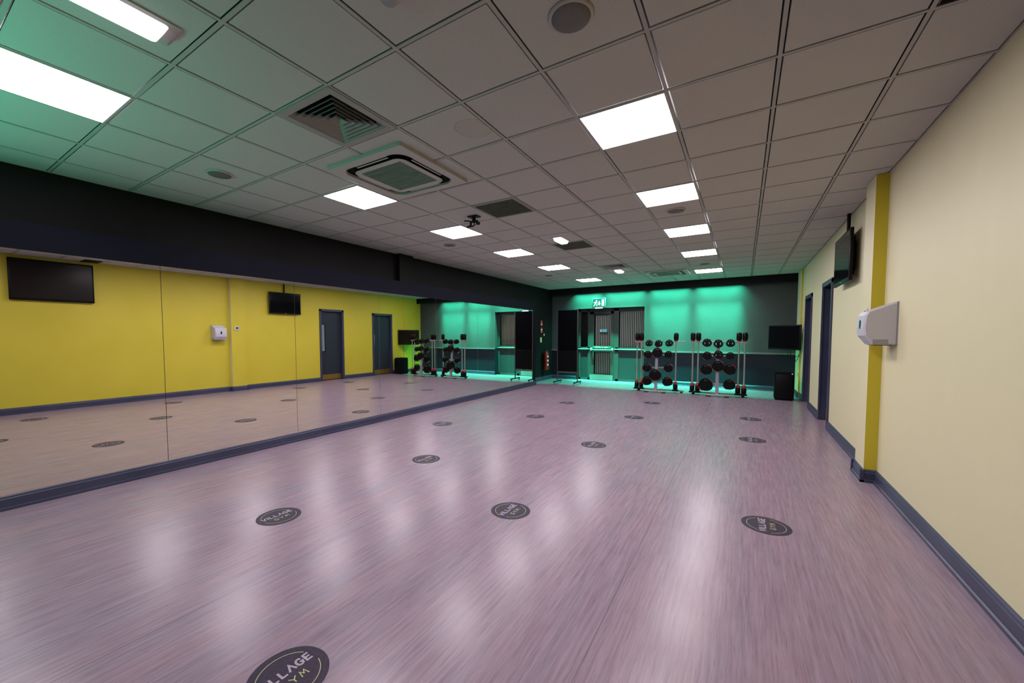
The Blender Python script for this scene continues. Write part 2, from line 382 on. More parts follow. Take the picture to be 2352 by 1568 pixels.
# glazed screen with fire door in the far wall
FY = YF+.30
win = sroot('window_1', 'glazed screen with blinds beside the fire door in the end wall', 'window', (-3.25, FY, 0))
ox = -3.25
fm = MB(); fy0 = -.075
for x0, x1, z0, z1 in ((-4.35, -4.29, 0, 2.39), (-4.03, -3.965, 0, 2.39), (-3.16, -3.00, 0, 2.39), (-2.235, -2.166, 0, 2.39), (-4.35, -2.166, 2.31, 2.39),
                       (-4.35, -3.965, .98, 1.11), (-3.10, -2.166, .98, 1.11), (-4.35, -3.965, 0, .07), (-3.10, -2.166, 0, .07)):
    fm.box(x0-ox, fy0, z0, x1-ox, 0, z1)
obj('window_frame', fm, M['frame'], win)
obj('sill_rail', MB().box(-4.36-ox, -.10, 1.035, -3.975-ox, -.075, 1.065).box(-3.14-ox, -.10, 1.035, -2.15-ox, -.075, 1.065), mat('sill_paint', (.30, .33, .32), .35), win)
obj('pane', MB().box(-3.00-ox, -.045, 1.11, -2.235-ox, -.041, 2.31), M['glass'], win)
obj('pane', MB().box(-4.29-ox, -.045, 1.11, -4.03-ox, -.041, 2.31), M['glass'], win)
obj('lower_panel', MB().box(-3.00-ox, -.05, .07, -2.235-ox, -.03, .98), mat('slate_infill', (.022, .03, .034), .5, spec=.25), win)
obj('lower_panel', MB().box(-4.29-ox, -.05, .07, -4.03-ox, -.03, .98), mat('slate_infill_b', (.022, .03, .034), .5, spec=.25), win)
d3 = sroot('door_3', 'glazed fire exit door with push bar and blinds in the end wall', 'door', (-3.563, FY, 0)); ox = -3.563
st = MB()
for x0, x1, z0, z1 in ((-3.963, -3.82, .01, 2.305), (-3.255, -3.162, .01, 2.305), (-3.963, -3.162, 2.215, 2.305), (-3.963, -3.162, .01, .20), (-3.963, -3.162, .97, 1.10)):
    st.box(x0-ox, -.085, z0, x1-ox, -.035, z1)
lf3 = obj('door_leaf', st, M['frame'], d3)
obj('pane', MB().box(-3.82-ox, -.062, 1.10, -3.255-ox, -.058, 2.215), M['glass'], lf3)
obj('pane', MB().box(-3.82-ox, -.062, .20, -3.255-ox, -.058, .97), M['glass'], lf3)
pb = MB().tube([(-3.90-ox, -.085, 1.03), (-3.90-ox, -.15, 1.03), (-3.19-ox, -.15, 1.03), (-3.19-ox, -.085, 1.03)], .017).rbox(-3.94-ox, -.13, .98, -3.86-ox, -.085, 1.09, .01).rbox(-3.22-ox, -.13, .98, -3.165-ox, -.085, 1.09, .01)
obj('push_bar', pb, mat('push_bar_paint', (.35, .38, .37), .3), lf3)
obj('kick_plate', MB().box(-3.955-ox, -.089, .015, -3.17-ox, -.0855, .19), mat('green_grey_plate', (.16, .2, .19), .35), lf3)
# blinds
def blind(x0, x1, z0, z1, y, label):
    t = thing('vertical_blind', label, 'blind', ((x0+x1)/2, y, z1), 0, 'vertical blinds in the end wall screen')
    sl = MB(); w = (x1-x0); n = max(2, int(round(w/.058)))
    for k in range(n):
        xc = -w/2 + (k+.5)*w/n; a = math.radians(22)
        dx, dy = .0185*math.cos(a), .0185*math.sin(a)
        sl.add([(xc-dx, -dy, 0), (xc+dx, dy, 0), (xc+dx, dy, z0-z1), (xc-dx, -dy, z0-z1)], [(0, 1, 2, 3)])
    obj('slats', sl, M['blind'], t); obj('head_rail', MB().box(-w/2, -.02, 0, w/2, .02, .03), M['grey_pl'], t)
blind(-2.99, -2.245, 1.12, 2.27, FY+.045, 'vertical blind behind the wide window right of the fire door')
blind(-3.81, -3.265, 1.11, 2.17, FY+.045, 'vertical blind behind the upper pane of the fire door')
blind(-3.81, -3.265, .21, .93, FY+.045, 'vertical blind behind the lower pane of the fire door')
# ------------------------------------------------------------------ mirrors
seams = [-4.10, -2.59, -1.075, .437, 1.965, 3.48, 4.99, 6.47, 7.95]
places = ['nearest the camera, mostly out of view at the left edge', 'reflecting the big black television', 'reflecting the white towel dispenser and thermostat', 'reflecting the smaller television and the nearer door',
          'reflecting the farther yellow-wall door and corner television', 'reflecting both weight racks and the green wall', 'reflecting the wide window blind of the end wall', 'farthest of the row, reflecting the fire door and mobile board']
for k in range(8):
    a, b = seams[k]+.0025, seams[k+1]-.0025
    t = thing('wall_mirror', 'frameless wall mirror panel ' + places[k], 'mirror', (XM, (a+b)/2, .128), 0, 'mirror panels along the left wall')
    hw = (b-a)/2
    obj('mirror_glass', MB().add([(.002, -hw, 0), (.002, hw, 0), (.002, hw, 2.125), (.002, -hw, 2.125)], [(0, 1, 2, 3)]), M['mirror'], t)
    obj('mirror_backing', MB().box(-.004, -hw, 0, .0017, hw, 2.125), M['mirror_edge'], t)

# ------------------------------------------------------------------ ceiling lights
def make_light(label):
    t = thing('ceiling_light', label, 'ceiling light', (0, 0, H), 0, 'square LED panels in the ceiling grid')
    sq = lambda h: [(-h, -h), (h, -h), (h, h), (-h, h)]
    obj('frame', MB().frame(sq(.2985), sq(.284), -.004, .012, XYZ), M['white'], t)
    obj('diffuser', MB().box(-.2838, -.2838, -.001, .2838, .2838, .008), M['led'], t)
    return t
nameL = ['large bright square ceiling light at the top left edge of the photo', 'left-row ceiling light touching the nearer air conditioning cassette', 'left-row ceiling light beside the small black bracket',
         'left-row ceiling light, third from the far wall, left of the white emergency light', 'left-row ceiling light, second from the far wall', 'left-row ceiling light nearest the exit sign']
nameR = ['right-row ceiling light above the photographer, out of view', 'right-row ceiling light nearest the camera, biggest of that row', 'right-row ceiling light with a round speaker just beyond it',
         'right-row ceiling light, third from the far wall', 'right-row ceiling light, second from the far wall', 'right-row ceiling light nearest the green end wall, beside the far cassette']
L0 = None
for x, lst, nm in ((-3.3, LIGHTS_L, nameL), (-.3, LIGHTS_R, nameR)):
    for y, l in zip(lst, nm):
        if L0 is None: L0 = make_light(l); L0.location = (x, y+.3, H)
        else: dup(L0, (x, y+.3, H), l)
# small emergency fittings
def emergency(x0, x1, y0, y1, label):
    t = thing('emergency_light', label, 'emergency light', ((x0+x1)/2, (y0+y1)/2, H), 0, 'slim emergency lights in the ceiling')
    hx, hy = (x1-x0)/2, (y1-y0)/2
    obj('gear_tray', MB().box(-hx-.03, -hy-.04, -.005, hx+.03, hy+.04, .0045), M['spk_rim'], t)
    lens = MB(); R = rr(hx, hy, .02, 4); R2 = rr(hx*.8, hy-.02, .02, 4); n = len(R)
    lens.add([(u, v, -.0052) for u, v in R] + [(u, v, -.045) for u, v in R2], [(i, (i+1) % n, n+(i+1) % n, n+i) for i in range(n)] + [tuple(range(2*n-1, n-1, -1)), tuple(range(n))], True)
    obj('lens', lens, M['led_small'], t)
emergency(-2.20, -2.055, -2.42, -1.93, 'slim pinkish white emergency light at the top left of the photo')
emergency(-2.19, -2.05, 3.19, 3.55, 'slim emergency light just before the middle eggcrate grille')
emergency(-2.22, -2.06, 6.88, 7.25, 'slim emergency light just beyond the farthest square diffuser')

# ------------------------------------------------------------------ air grilles
def four_way(x, y, label):
    t = thing('air_diffuser', label, 'air vent', (x+.3, y+.3, H), 0, 'square four-way air diffusers')
    sq = lambda h: [(-h, -h), (h, -h), (h, h), (-h, h)]
    obj('frame', MB().frame(sq(.297), sq(.242), -.006, .02, XYZ), M['fan_grey'], t)
    bl = MB()
    for k in range(6):
        r = .240 - k*.038; r2 = r - .030; z0, z1 = -.004, .034
        vs = [(*p, z0) for p in sq(r)] + [(*p, z1) for p in sq(r2)] + [(*p, z0) for p in sq(r-.002)] + [(*p, z1) for p in sq(r2-.002)]
        fs = []
        for i in range(4):
            j = (i+1) % 4; fs += [(i, j, 4+j, 4+i), (8+j, 8+i, 12+i, 12+j), (i, 8+i, 8+j, j), (4+j, 12+j, 12+i, 4+i)]
        bl.add(vs, fs)
    obj('louvre_blades', bl, M['fan_grey'], t)
    obj('duct_box', MB().box(-.295, -.295, .06, .295, .295, .062), M['black_matt'], t)
four_way(-2.4, -1.2, 'large dark four-way louvred air diffuser nearest the camera')
four_way(-2.4, 6.14, 'small far louvred air diffuser near the end of the ceiling')
def eggcrate(x, y, label):
    t = thing('return_air_grille', label, 'air vent', (x+.3, y+.3, H), 0, 'eggcrate return air grilles')
    sq = lambda h: [(-h, -h), (h, -h), (h, h), (-h, h)]
    obj('frame', MB().frame(sq(.297), sq(.268), -.005, .015, XYZ), M['fan_grey'], t)
    e = MB(); n = 17
    for k in range(1, n):
        q = -.268 + .536*k/n; e.box(q-.0012, -.268, -.002, q+.0012, .268, .022).box(-.268, q-.0012, -.002, .268, q+.0012, .022)
    obj('eggcrate_core', e, M['core'], t)
    obj('duct_box', MB().box(-.295, -.295, .055, .295, .295, .057), mat('duct_brown', (.05, .035, .02), .8), t)
eggcrate(-2.4, 1.2, 'nearer eggcrate grille beside the black ceiling bracket')
eggcrate(-2.4, 3.6, 'farther eggcrate grille in the middle of the ceiling')
bg = thing('slotted_vent', 'black slotted ceiling vent cut off at the top right edge', 'air vent', (1.418, -.16, H))
sv = MB().frame([(-.20, -.13), (.20, -.13), (.20, .13), (-.20, .13)], [(-.18, -.11), (.18, -.11), (.18, .11), (-.18, .11)], -.006, 0, XYZ)
obj('frame', sv, M['black_matt'], bg)
sv = MB()
for k in range(9): sv.box(-.18, -.105+k*.0245, -.005, .18, -.090+k*.0245, -.001)
obj('slats', sv, M['black'], bg); obj('backing', MB().box(-.18, -.11, -.0008, .18, .11, 0), M['black_matt'], bg)

# ------------------------------------------------------------------ cassette air conditioners
def cassette(cx, cy, label):
    t = thing('air_conditioner', label, 'air conditioner', (cx, cy, H), 0, 'ceiling cassette air conditioners')
    sq = rr(.475, .475, .02, 8); hole = rr(.390, .390, .13, 8)
    obj('outer_panel', MB().frame(sq, hole, -.028, .0045, XYZ), M['ac'], t)
    obj('air_slot', MB().prism(rr(.389, .389, .13, 8), -.004, -.001, XYZ).frame(rr(.321, .321, .092, 8), rr(.3185, .3185, .09, 8), -.029, -.004, XYZ), M['black_matt'], t)
    inner = MB(); a = rr(.318, .318, .09, 8); b = rr(.335, .335, .10, 8); n = len(a)
    inner.frame(a, rr(.258, .258, .006, 8), -.030, -.0045, XYZ)
    ip = obj('inner_panel', inner, M['ac'], t)
    g = MB()
    for k in range(34):
        q = -.255 + k*.0155; g.box(-.256, q, -.028, .256, q+.008, -.018)
    obj('intake_grille', g, M['ac_grille'], ip)
    obj('filter', MB().box(-.257, -.257, -.0175, .257, .257, -.0045), mat('filter_mesh', (.07, .11, .085), .8), ip)
    for k in range(4):
        fl = MB(); m = Matrix.Rotation(k*math.pi/2, 4, 'Z')
        fl.box(-.20, .338, -.020, .20, .352, -.016, m).box(-.20, .362, -.014, .20, .376, -.010, m)
        obj('flap', fl, M['ac'], t)
    return t
cassette(-2.42, .04, 'big nearer air conditioning cassette beside a bright ceiling light')
cassette(-1.19, 8.05, 'far air conditioning cassette close to the green end wall')

# ------------------------------------------------------------------ ceiling speakers, detector, bracket
def speaker(x, y, label, first=[None]):
    if first[0]:
        return dup(first[0], (x, y, H), label)
    t = thing('ceiling_speaker', label, 'ceiling speaker', (x, y, H), 0, 'round ceiling speakers'); first[0] = t
    obj('rim', MB().lathe((0, 0, 0), (0, 0, -1), [(.112, 0), (.112, .004), (.104, .010), (.096, .010)], 40), M['spk_rim'], t)
    obj('speaker_grille', MB().lathe((0, 0, -.0102), (0, 0, -1), [(.096, 0), (.095, .002), (.05, .004), (.001, .0045)], 40), M['spk'], t)
speaker(-.30, -.90, 'large round ceiling speaker at the top of the photo')
speaker(-3.90, -.90, 'round ceiling speaker at left, near the charcoal wall')
speaker(-.30, 2.72, 'round ceiling speaker beyond the second right-row light')
speaker(-3.90, 2.69, 'round ceiling speaker just beyond the second left-row light')
speaker(-3.90, 6.85, 'faint round ceiling speaker far along the left side')
speaker(-.30, 7.15, 'faint round ceiling speaker before the last right-row light')
sd = thing('smoke_detector', 'small round smoke detector cut off at the top edge', 'smoke detector', (-.965, -1.47, H))
obj('base', MB().lathe((0, 0, 0), (0, 0, -1), [(.052, 0), (.052, .012), (.045, .018)], 24), M['white'], sd)
obj('sensor_head', MB().lathe((0, 0, -.018), (0, 0, -1), [(.036, 0), (.036, .014), (.024, .024), (.01, .026)], 24), M['grey_pl'], sd)
br = thing('ceiling_bracket', 'small black camera bracket hanging from the ceiling', 'bracket', (-2.60, 1.56, H))
obj('ceiling_plate', MB().rbox(-.075, -.055, -.012, .075, .055, 0, .004), M['black'], br)
obj('neck', MB().cyl((0, 0, -.012), (0, 0, -.055), .022).ball((0, 0, -.062), .03), M['black'], br)
obj('yoke', MB().rbox(-.055, -.02, -.115, -.043, .02, -.055, .004).rbox(.043, -.02, -.115, .055, .02, -.055, .004).rbox(-.055, -.02, -.072, .055, .02, -.058, .004), M['black'], br)
obj('arm', MB().tube([(-.05, 0, -.06), (-.10, -.01, -.045), (-.15, -.01, -.042)], .009).tube([(-.03, -.01, -.105), (-.075, -.015, -.13), (-.10, -.015, -.128)], .013).tube([(.02, 0, -.1), (-.01, 0, -.125), (-.06, -.01, -.128)], .010), M['black'], br)
obj('clamp_knob', MB().cyl((.055, 0, -.1), (.085, 0, -.1), .02, n=12), M['black'], br)

# ------------------------------------------------------------------ televisions
def television(name_label, w, h, d, loc, rotz, scr=M['screen'], logo=True):
    """screen faces local -y"""
    t = thing('television', name_label, 'television', loc, rotz)
    obj('casing', MB().rbox(-w/2, 0, 0, w/2, d*.45, h, .008).rbox(-w*.36, d*.45-.01, h*.12, w*.36, d, h*.88, .015), M['black'], t)
    obj('screen', MB().box(-w/2+.028, -.0025, .045, w/2-.028, .0005, h-.028), scr, t)
    if logo: obj('badge', MB().box(-.03, -.003, .016, .03, .0005, .026), M['silver'], t)
    return t
R90 = -math.pi/2      # local -y -> world -x (faces the mirror wall)
television('big black flat television high on the yellow wall, seen in the mirror', 1.18, .80, .06, (XR-.075, -.69, 2.205), R90, M['brown_tv'], False)
obj('wall_mount', MB().box(-.3, .0605, .2, .3, .0735, .6), M['black_matt'], [o for o in bpy.data.objects if o.name == 'television'][0])
tv2 = television('smaller wall television hung beside the pier on a ceiling pole', .98, .64, .075, (XR-.105, 4.09, 2.165), R90)
obj('ceiling_pole', MB().cyl((0, .06, .55), (0, .06, H-2.165), .02, n=12), M['black'], tv2)
obj('wall_mount', MB().box(-.2, .0755, .15, .2, .1045, .5), M['black_matt'], tv2)
tv3 = television('black television angled across the far right corner', .84, .60, .07, (1.285, 9.06, 1.145), -math.pi/4, M['screen'], False)
obj('wall_arm', MB().tube([(.0, .10, .3), (.02, .2, .3), (.08, .29, .3)], .022), M['black'], tv3)
obj('side_trim', MB().box(-.424, .01, .02, -.4205, .04, .58), M['grey_pl'], tv3)
for k, (pts, l) in enumerate(([[(1.42, 9.07, 1.16), (1.44, 9.05, .98), (1.50, 9.03, .86), (1.56, 9.02, .93), (1.59, 9.03, 1.05)], 'black cable looping in the far corner below the television, larger loop'],
                              [[(1.36, 9.12, 1.16), (1.40, 9.09, 1.00), (1.47, 9.06, .92), (1.56, 9.05, 1.00), (1.618, 9.05, .98)], 'thinner black cable trailing from the corner television to the wall socket'])):
    P = [Vector(p) for p in pts]; Q = []
    for i in range(len(P)-1):
        p0, p1, p2, p3 = P[max(i-1, 0)], P[i], P[i+1], P[min(i+2, len(P)-1)]
        for s in range(6):
            u = s/6; Q.append(.5*((2*p1) + (p2-p0)*u + (2*p0-5*p1+4*p2-p3)*u*u + (3*p1-p0-3*p2+p3)*u**3))
    Q.append(P[-1])
    tag(obj('cable', MB().tube(Q, .007-.002*k, 6), M['black']), l, 'cable', 'cables under the corner television')
so = thing('wall_socket', 'small white socket on the wall behind the floor speaker', 'socket', (XR-.037, 9.2, .55))
obj('plate', MB().rbox(-.010, -.05, -.05, 0, .05, .05, .003), M['white_pl'], so); obj('rocker', MB().rbox(-.014, -.015, -.02, -.0101, .015, .02, .002), M['grey_pl'], so)
# floor speaker
fs = thing('floor_speaker', 'black floor speaker cabinet standing in the far right corner', 'speaker', (1.285, 8.62, 0))
obj('cabinet', MB().rbox(-.18, -.20, .012, .18, .20, .64, .012), M['black_matt'], fs)
obj('speaker_grille', MB().rbox(-.165, -.212, .03, .165, -.2002, .60, .005), M['black'], fs)
obj('badge', MB().cyl((.14, -.213, .615), (.14, -.200, .615), .016, n=14), M['sign_white'], fs)
for sx in (-1, 1):
    for sy in (-1, 1): obj('foot', MB().cyl((sx*.14, sy*.16, 0), (sx*.14, sy*.16, .013), .02, n=12), M['rubber'], fs)

# ------------------------------------------------------------------ towel dispenser and thermostat
pd = thing('paper_towel_dispenser', 'white plastic paper towel dispenser on the yellow wall beside the pier', 'dispenser', (XR, 2.255, 1.405))
prof = [(0, 0), (-.165, 0), (-.225, .085), (-.232, .16), (-.222, .275), (-.205, .308), (-.02, .385), (0, .385)]
body = MB(); secs = [(-.14, .94), (-.128, 1.0), (.128, 1.0), (.14, .94)]; n = len(prof); vs = []
for yy, s in secs: vs += [(u*s, yy, .19+(w-.19)*s) for u, w in prof]
body.add(vs, [tuple(range(n-1, -1, -1)), tuple(range(3*n, 4*n))] + [(k*n+i, k*n+(i+1) % n, (k+1)*n+(i+1) % n, (k+1)*n+i) for k in range(3) for i in range(n)])
bo = obj('cover', body, M['white_pl'], pd)
obj('side_insert', MB().box(-.165, -.1415, .004, -.06, -.1395, .05), M['grey_pl'], pd)
obj('back_plate', MB().box(-.012, -.143, .0, 0, .143, .39), M['grey_pl'], pd)
dr = []
for i in range(20):
    a = 2*math.pi*i/20; rad = .026; dr.append((rad*math.cos(a)*.8, rad*math.sin(a) + (.030 if math.sin(a) > .95 else (.012 if math.sin(a) > .6 else 0))))
obj('window', MB().prism(dr, -.236, -.228, lambda u, v, w: Vector((w, u, v+.175))), M['blue_pl'], pd)
obj('outlet', MB().box(-.15, -.11, -.006, -.03, .11, .002), M['black_matt'], pd)
th = thing('thermostat', 'small white square thermostat on the yellow pier', 'thermostat', (XR-.10, 2.70, 1.708))
obj('housing', MB().rbox(-.014, -.056, -.062, .003, .056, .058, .005), M['white_pl'], th)
obj('display', MB().box(-.0175, -.030, -.005, -.0161, .030, .038), M['black'], th)
obj('button', MB().box(-.0185, -.012, -.042, -.0161, .012, -.028), M['grey_pl'], th)

# ------------------------------------------------------------------ fire point on the left wall
ex = thing('fire_extinguisher', 'red fire extinguisher hanging on the dark wall past the mirrors', 'fire extinguisher', (XL+.115, 9.42, .36))
obj('cylinder', MB().lathe((0, 0, 0), (0, 0, 1), [(.07, 0), (.088, .02), (.088, .50), (.075, .56), (.035, .60), (.03, .63)], 24), M['red'], ex)
obj('valve', MB().cyl((0, 0, .63), (0, 0, .69), .026, n=12).box(-.012, -.10, .67, .012, .03, .69).box(-.012, -.11, .70, .012, .03, .715), M['black'], ex)
obj('hose', MB().tube([(.0, -.03, .66), (.0, -.10, .62), (.0, -.125, .45), (.0, -.12, .2), (.0, -.11, .10)], .013), M['black'], ex)
obj('pressure_gauge', MB().cyl((.02, 0, .65), (.045, 0, .65), .02, n=12), M['steel'], ex)
for z in (.17, .31, .45): obj('paper_label', MB().cyl((.070, -.045, z), (.079, -.050, z), .03, n=14), M['sign_white'], ex)
obj('wall_hook', MB().box(-.115, -.03, .48, -.08, .03, .56), M['black'], ex)
def wall_plate(name, label, cat, y, z, hw, hh, m, marks, gm):
    t = thing(name, label, cat, (XL, y, z)); obj('plate', MB().rbox(0, -hw, -hh, .008, hw, hh, .002), m, t)
    for a in marks: obj('symbol', MB().box(.0081, a[0], a[1], .0095, a[2], a[3]), gm, t)
    return t
wall_plate('fire_sign', 'red fire point sign, upper of two above the extinguisher', 'sign', 9.27, 1.91, .075, .10, M['red'], [(-.05, -.06, -.01, .0), (.01, -.06, .05, .0), (-.04, .03, .04, .045)], M['sign_white'])
wall_plate('fire_sign', 'red fire sign, lower of two above the extinguisher', 'sign', 9.27, 1.68, .075, .09, M['red'], [(-.05, -.01, .05, .05), (-.05, -.06, .05, -.045)], M['sign_white'])
wall_plate('instruction_notice', 'small cream instruction notice beside the extinguisher top', 'sign', 9.23, 1.36, .06, .085, M['sign_cream'], [(-.04, .02, .02, .05), (-.01, -.05, .04, -.02)], M['sign_white'])
cp = wall_plate('fire_call_point', 'small red break-glass fire call point on the dark wall', 'fire alarm', 9.47, 1.53, .045, .05, M['red'], [(-.025, -.025, .025, .025)], M['sign_white'])

# ------------------------------------------------------------------ exit sign and door signs
es = thing('exit_sign', 'illuminated green exit sign with running man above the fire door', 'exit sign', (-3.545, 9.97, 2.41))
obj('light_box', MB().rbox(-.215, .0, .0, .215, .06, .30, .008), M['grey_pl'], es)
obj('sign_face', MB().box(-.20, -.004, .02, .20, -.0005, .285), M['exit_green'], es)
sy = MB(); F = lambda u, v, w: Vector((u, w, v)); z0, z1 = -.007, -.0042
sy.prism([(.10, .05), (.175, .05), (.175, .255), (.10, .255)], z0, z1, F)                               # door
sy.prism([(-.015, .10), (.015, .10), (.015, .17), (.05, .17), (0, .23), (-.05, .17), (-.015, .17)][::-1], z0, z1, lambda u, v, w: F(u+.02, .30-v, w))   # arrow down
for q in ([(-.10, .19), (-.07, .19), (-.085, .12), (-.12, .12)], [(-.12, .12), (-.09, .12), (-.15, .05), (-.175, .05)], [(-.10, .13), (-.085, .12), (-.055, .09), (-.075, .05), (-.055, .05), (-.03, .095)],
          [(-.10, .19), (-.14, .165), (-.165, .18), (-.165, .165), (-.14, .145), (-.10, .165)], [(-.07, .19), (-.045, .15), (-.03, .155), (-.06, .2)]):
    sy.prism(q, z0, z1, F)
sy.prism([(-.07+.022*math.cos(i*math.pi/6), .222+.022*math.sin(i*math.pi/6)) for i in range(12)], z0, z1, F)
obj('pictogram', sy, M['exit_white'], es)
obj('wall_bracket', MB().box(-.10, .06, .08, .10, YF-9.97, .22), M['grey_pl'], es)
obj('lower_lens', MB().box(-.12, .005, -.03, .12, .05, .0), M['exit_white'], es)
def sign_at(name, label, x, z, hw, hh, m, y=FY-.0885):
    t = thing(name, label, 'sign', (x, y, z)); obj('plate', MB().box(-hw, -.003, -hh, hw, 0, hh), m, t); return t
RX = Matrix.Rotation(math.pi/2, 4, 'X')
ps = sign_at('push_bar_sign', 'long green push bar sign with white lettering on the fire door', -3.545, 1.115, .30, .035, M['sign_green'])
for wd_, xx in (('Push', -.165), ('bar', -.055), ('to', .025), ('open', .135)): text_mesh('lettering', wd_, .062, M['exit_white'], Matrix.Translation((xx, -.0036, 0)) @ RX, ps)
bn = sign_at('blue_notice', 'small pale blue notice stuck on the fire door glass', -3.50, 1.665, .135, .058, M['sign_blue'], FY-.0625)
bk = MB()
bk.cyl((-.085, -.0031, .0), (-.085, -.0045, 0), .038, n=16)
for k, (a, b) in enumerate(((-.03, .115), (-.03, .09), (-.03, .115))): bk.box(a, -.0045, .022-k*.028, b, -.0031, .036-k*.028)
obj('symbol', bk, mat('notice_white', (.6, .75, .8), .5), bn)

# ------------------------------------------------------------------ mobile board
mb_ = thing('mobile_board', 'tall black board on a wheeled stand in the far left corner', 'board', (-4.13, 8.78, 0))
obj('upper_panel', MB().box(-.32, -.012, 1.03, .30, .012, 2.28), M['board'], mb_)
obj('lower_panel', MB().box(-.32, -.010, .40, .30, .010, 1.025), M['black_matt'], mb_)
for sx in (-1, 1): obj('post', MB().box(sx*.325-.012, -.018, .09, sx*.325+.012, .018, 2.29), mat('dark_steel', (.035, .04, .04), .4), mb_)
obj('cross_bar', MB().box(-.32, -.02, .345, .32, .02, .385), mat('cross_bar_paint', (.06, .06, .075), .4), mb_)
for sx in (-1, 1):
    f = obj('foot', MB().box(sx*.325-.02, -.30, .065, sx*.325+.02, .30, .095), M['black'], mb_)
    for sy_ in (-1, 1):
        obj('castor', MB().cyl((sx*.325-.012, sy_*.27, .032), (sx*.325+.012, sy_*.27, .032), .032, n=14).box(sx*.325-.018, sy_*.27-.012, .04, sx*.325+.018, sy_*.27+.012, .066), M['grey_pl'], f)

# ------------------------------------------------------------------ weight racks
def make_rack(xc, x0, x1, fx0, fx1, pegs, cups, label):
    Yp = 8.40; t = thing('weight_rack', label, 'weight rack', (xc, Yp, 0), 0, 'weight racks against the green wall')
    py = lambda z: -.12 + .14*z/1.35
    po = MB(); a = Vector((0, py(.05), .05)); b = Vector((0, py(1.36), 1.36))
    po.add([a+Vector((sx*.038, sy_*.025, 0)) for sx, sy_ in ((-1, -1), (1, -1), (1, 1), (-1, 1))] + [b+Vector((sx*.03, sy_*.022, 0)) for sx, sy_ in ((-1, -1), (1, -1), (1, 1), (-1, 1))],
           [(3, 2, 1, 0), (4, 5, 6, 7), (0, 1, 5, 4), (1, 2, 6, 5), (2, 3, 7, 6), (3, 0, 4, 7)])
    obj('post', po, M['silver'], t)
    obj('base_bar', MB().rbox(x0+.02-xc, .10, .03, x1-.02-xc, .16, .075, .006).rbox(-.03, -.16, .03, .03, .14, .07, .006), M['chrome'], t)
    obj('front_foot', MB().rbox(fx0-xc, -.20, .022, fx1-xc, -.14, .052, .006), M['chrome'], t)
    for q in (fx0-xc, fx1-xc-.10): obj('rubber_pad', MB().rbox(q, -.205, 0, q+.10, -.135, .0215, .004), M['rubber'], t)
    for q in (x0+.05-xc, x1-.11-xc): obj('rubber_pad', MB().rbox(q, .10, 0, q+.06, .16, .0295, .004), M['rubber'], t)
    obj('top_bar', MB().rbox(x0-xc, .055, 1.315, x1-xc, .085, 1.350, .006), M['chrome'], t)
    for z in (.99, .645, .29): obj('cross_arm', MB().rbox(-.30, .045, z-.018, .30, .080, z+.018, .005), M['chrome'], t)
    for (x, z, r) in pegs:
        mid = abs(x-xc) < .1; yf = (py(z)-.10) if mid else -.075; yb = py(z) if mid else .06
        obj('peg', MB().cyl((x-xc, yb, z), (x-xc, yf-.018, z), .011, n=10), M['black'], t)
        obj('plate_hook', MB().cyl((x-xc-.022, yb, z+r*.68), (x-xc-.022, yf-.015, z+r*.68), .008, n=8), M['white'], t)
        obj('plate_hook', MB().cyl((x-xc+.022, yb, z+r*.68), (x-xc+.022, yf-.015, z+r*.68), .008, n=8), M['white'], t)
    for lo, hi in cups:
        obj('bar_holder', MB().rbox(lo-.05-xc, .0, 1.322, hi+.05-xc, .055, 1.342, .004), M['white'], t)
        obj('bar_cup', MB().rbox(lo-.07-xc, -.03, .05, hi+.07-xc, .10, .088, .004), M['black'], t)
    return t
# a plate: rounded body with two hand openings and a centre bore
def plate_mesh():
    cu = bpy.data.curves.new('plate', 'CURVE'); cu.dimensions = '2D'; cu.fill_mode = 'BOTH'; cu.extrude = .11; cu.bevel_depth = .035; cu.bevel_resolution = 1
    def spl(pts):
        s = cu.splines.new('POLY'); s.points.add(len(pts)-1)
        for p, q in zip(s.points, pts): p.co = (*q, 0, 1)
        s.use_cyclic_u = True
    out = []
    for i in range(56):
        a = 2*math.pi*i/56; r = .93 + .05*math.cos(3*(a-math.pi/2)) - .07*math.exp(-((math.degrees(a)-90)/9)**2)*1.2
        out.append((r*math.cos(a), r*math.sin(a)))
    spl(out)
    for s in (-1, 1):
        spl([(s*.45 + .17*math.cos(2*math.pi*i/18), -.02 + .38*math.sin(2*math.pi*i/18)) for i in range(18)])
    spl([(.13*math.cos(2*math.pi*i/14), .13*math.sin(2*math.pi*i/14)) for i in range(14)])
    o = bpy.data.objects.new('plate', cu); COL.objects.link(o); dg = bpy.context.evaluated_depsgraph_get()
    me = bpy.data.meshes.new_from_object(o.evaluated_get(dg)); bpy.data.objects.remove(o)
    me.transform(Matrix.Rotation(math.pi/2, 4, 'X')); me.materials.clear(); me.materials.append(M['rubber']); return me
def solid_plate_mesh():
    mb = MB(); out = []
    for i in range(56):
        a = 2*math.pi*i/56; r = .93 + .05*math.cos(3*(a-math.pi/2)) - .08*math.exp(-((math.degrees(a)-90)/9)**2)
        out.append((r*math.cos(a), r*math.sin(a)))
    F2 = lambda u, v, w: Vector((u, w, v))
    mb.prism(out, -.145, .145, F2)
    mb.frame([(p[0]*.93, p[1]*.93) for p in out], [(p[0]*.72, p[1]*.72) for p in out], -.185, -.1455, F2)
    for s in (-1, 1): mb.prism([(s*.3 + .10*math.cos(2*math.pi*i/16), -.05 + .26*math.sin(2*math.pi*i/16)) for i in range(16)], -.175, -.1455, F2)
    me = bpy.data.meshes.new('plate'); me.from_pydata(mb.v, [], mb.f); me.materials.append(M['rubber']); return me
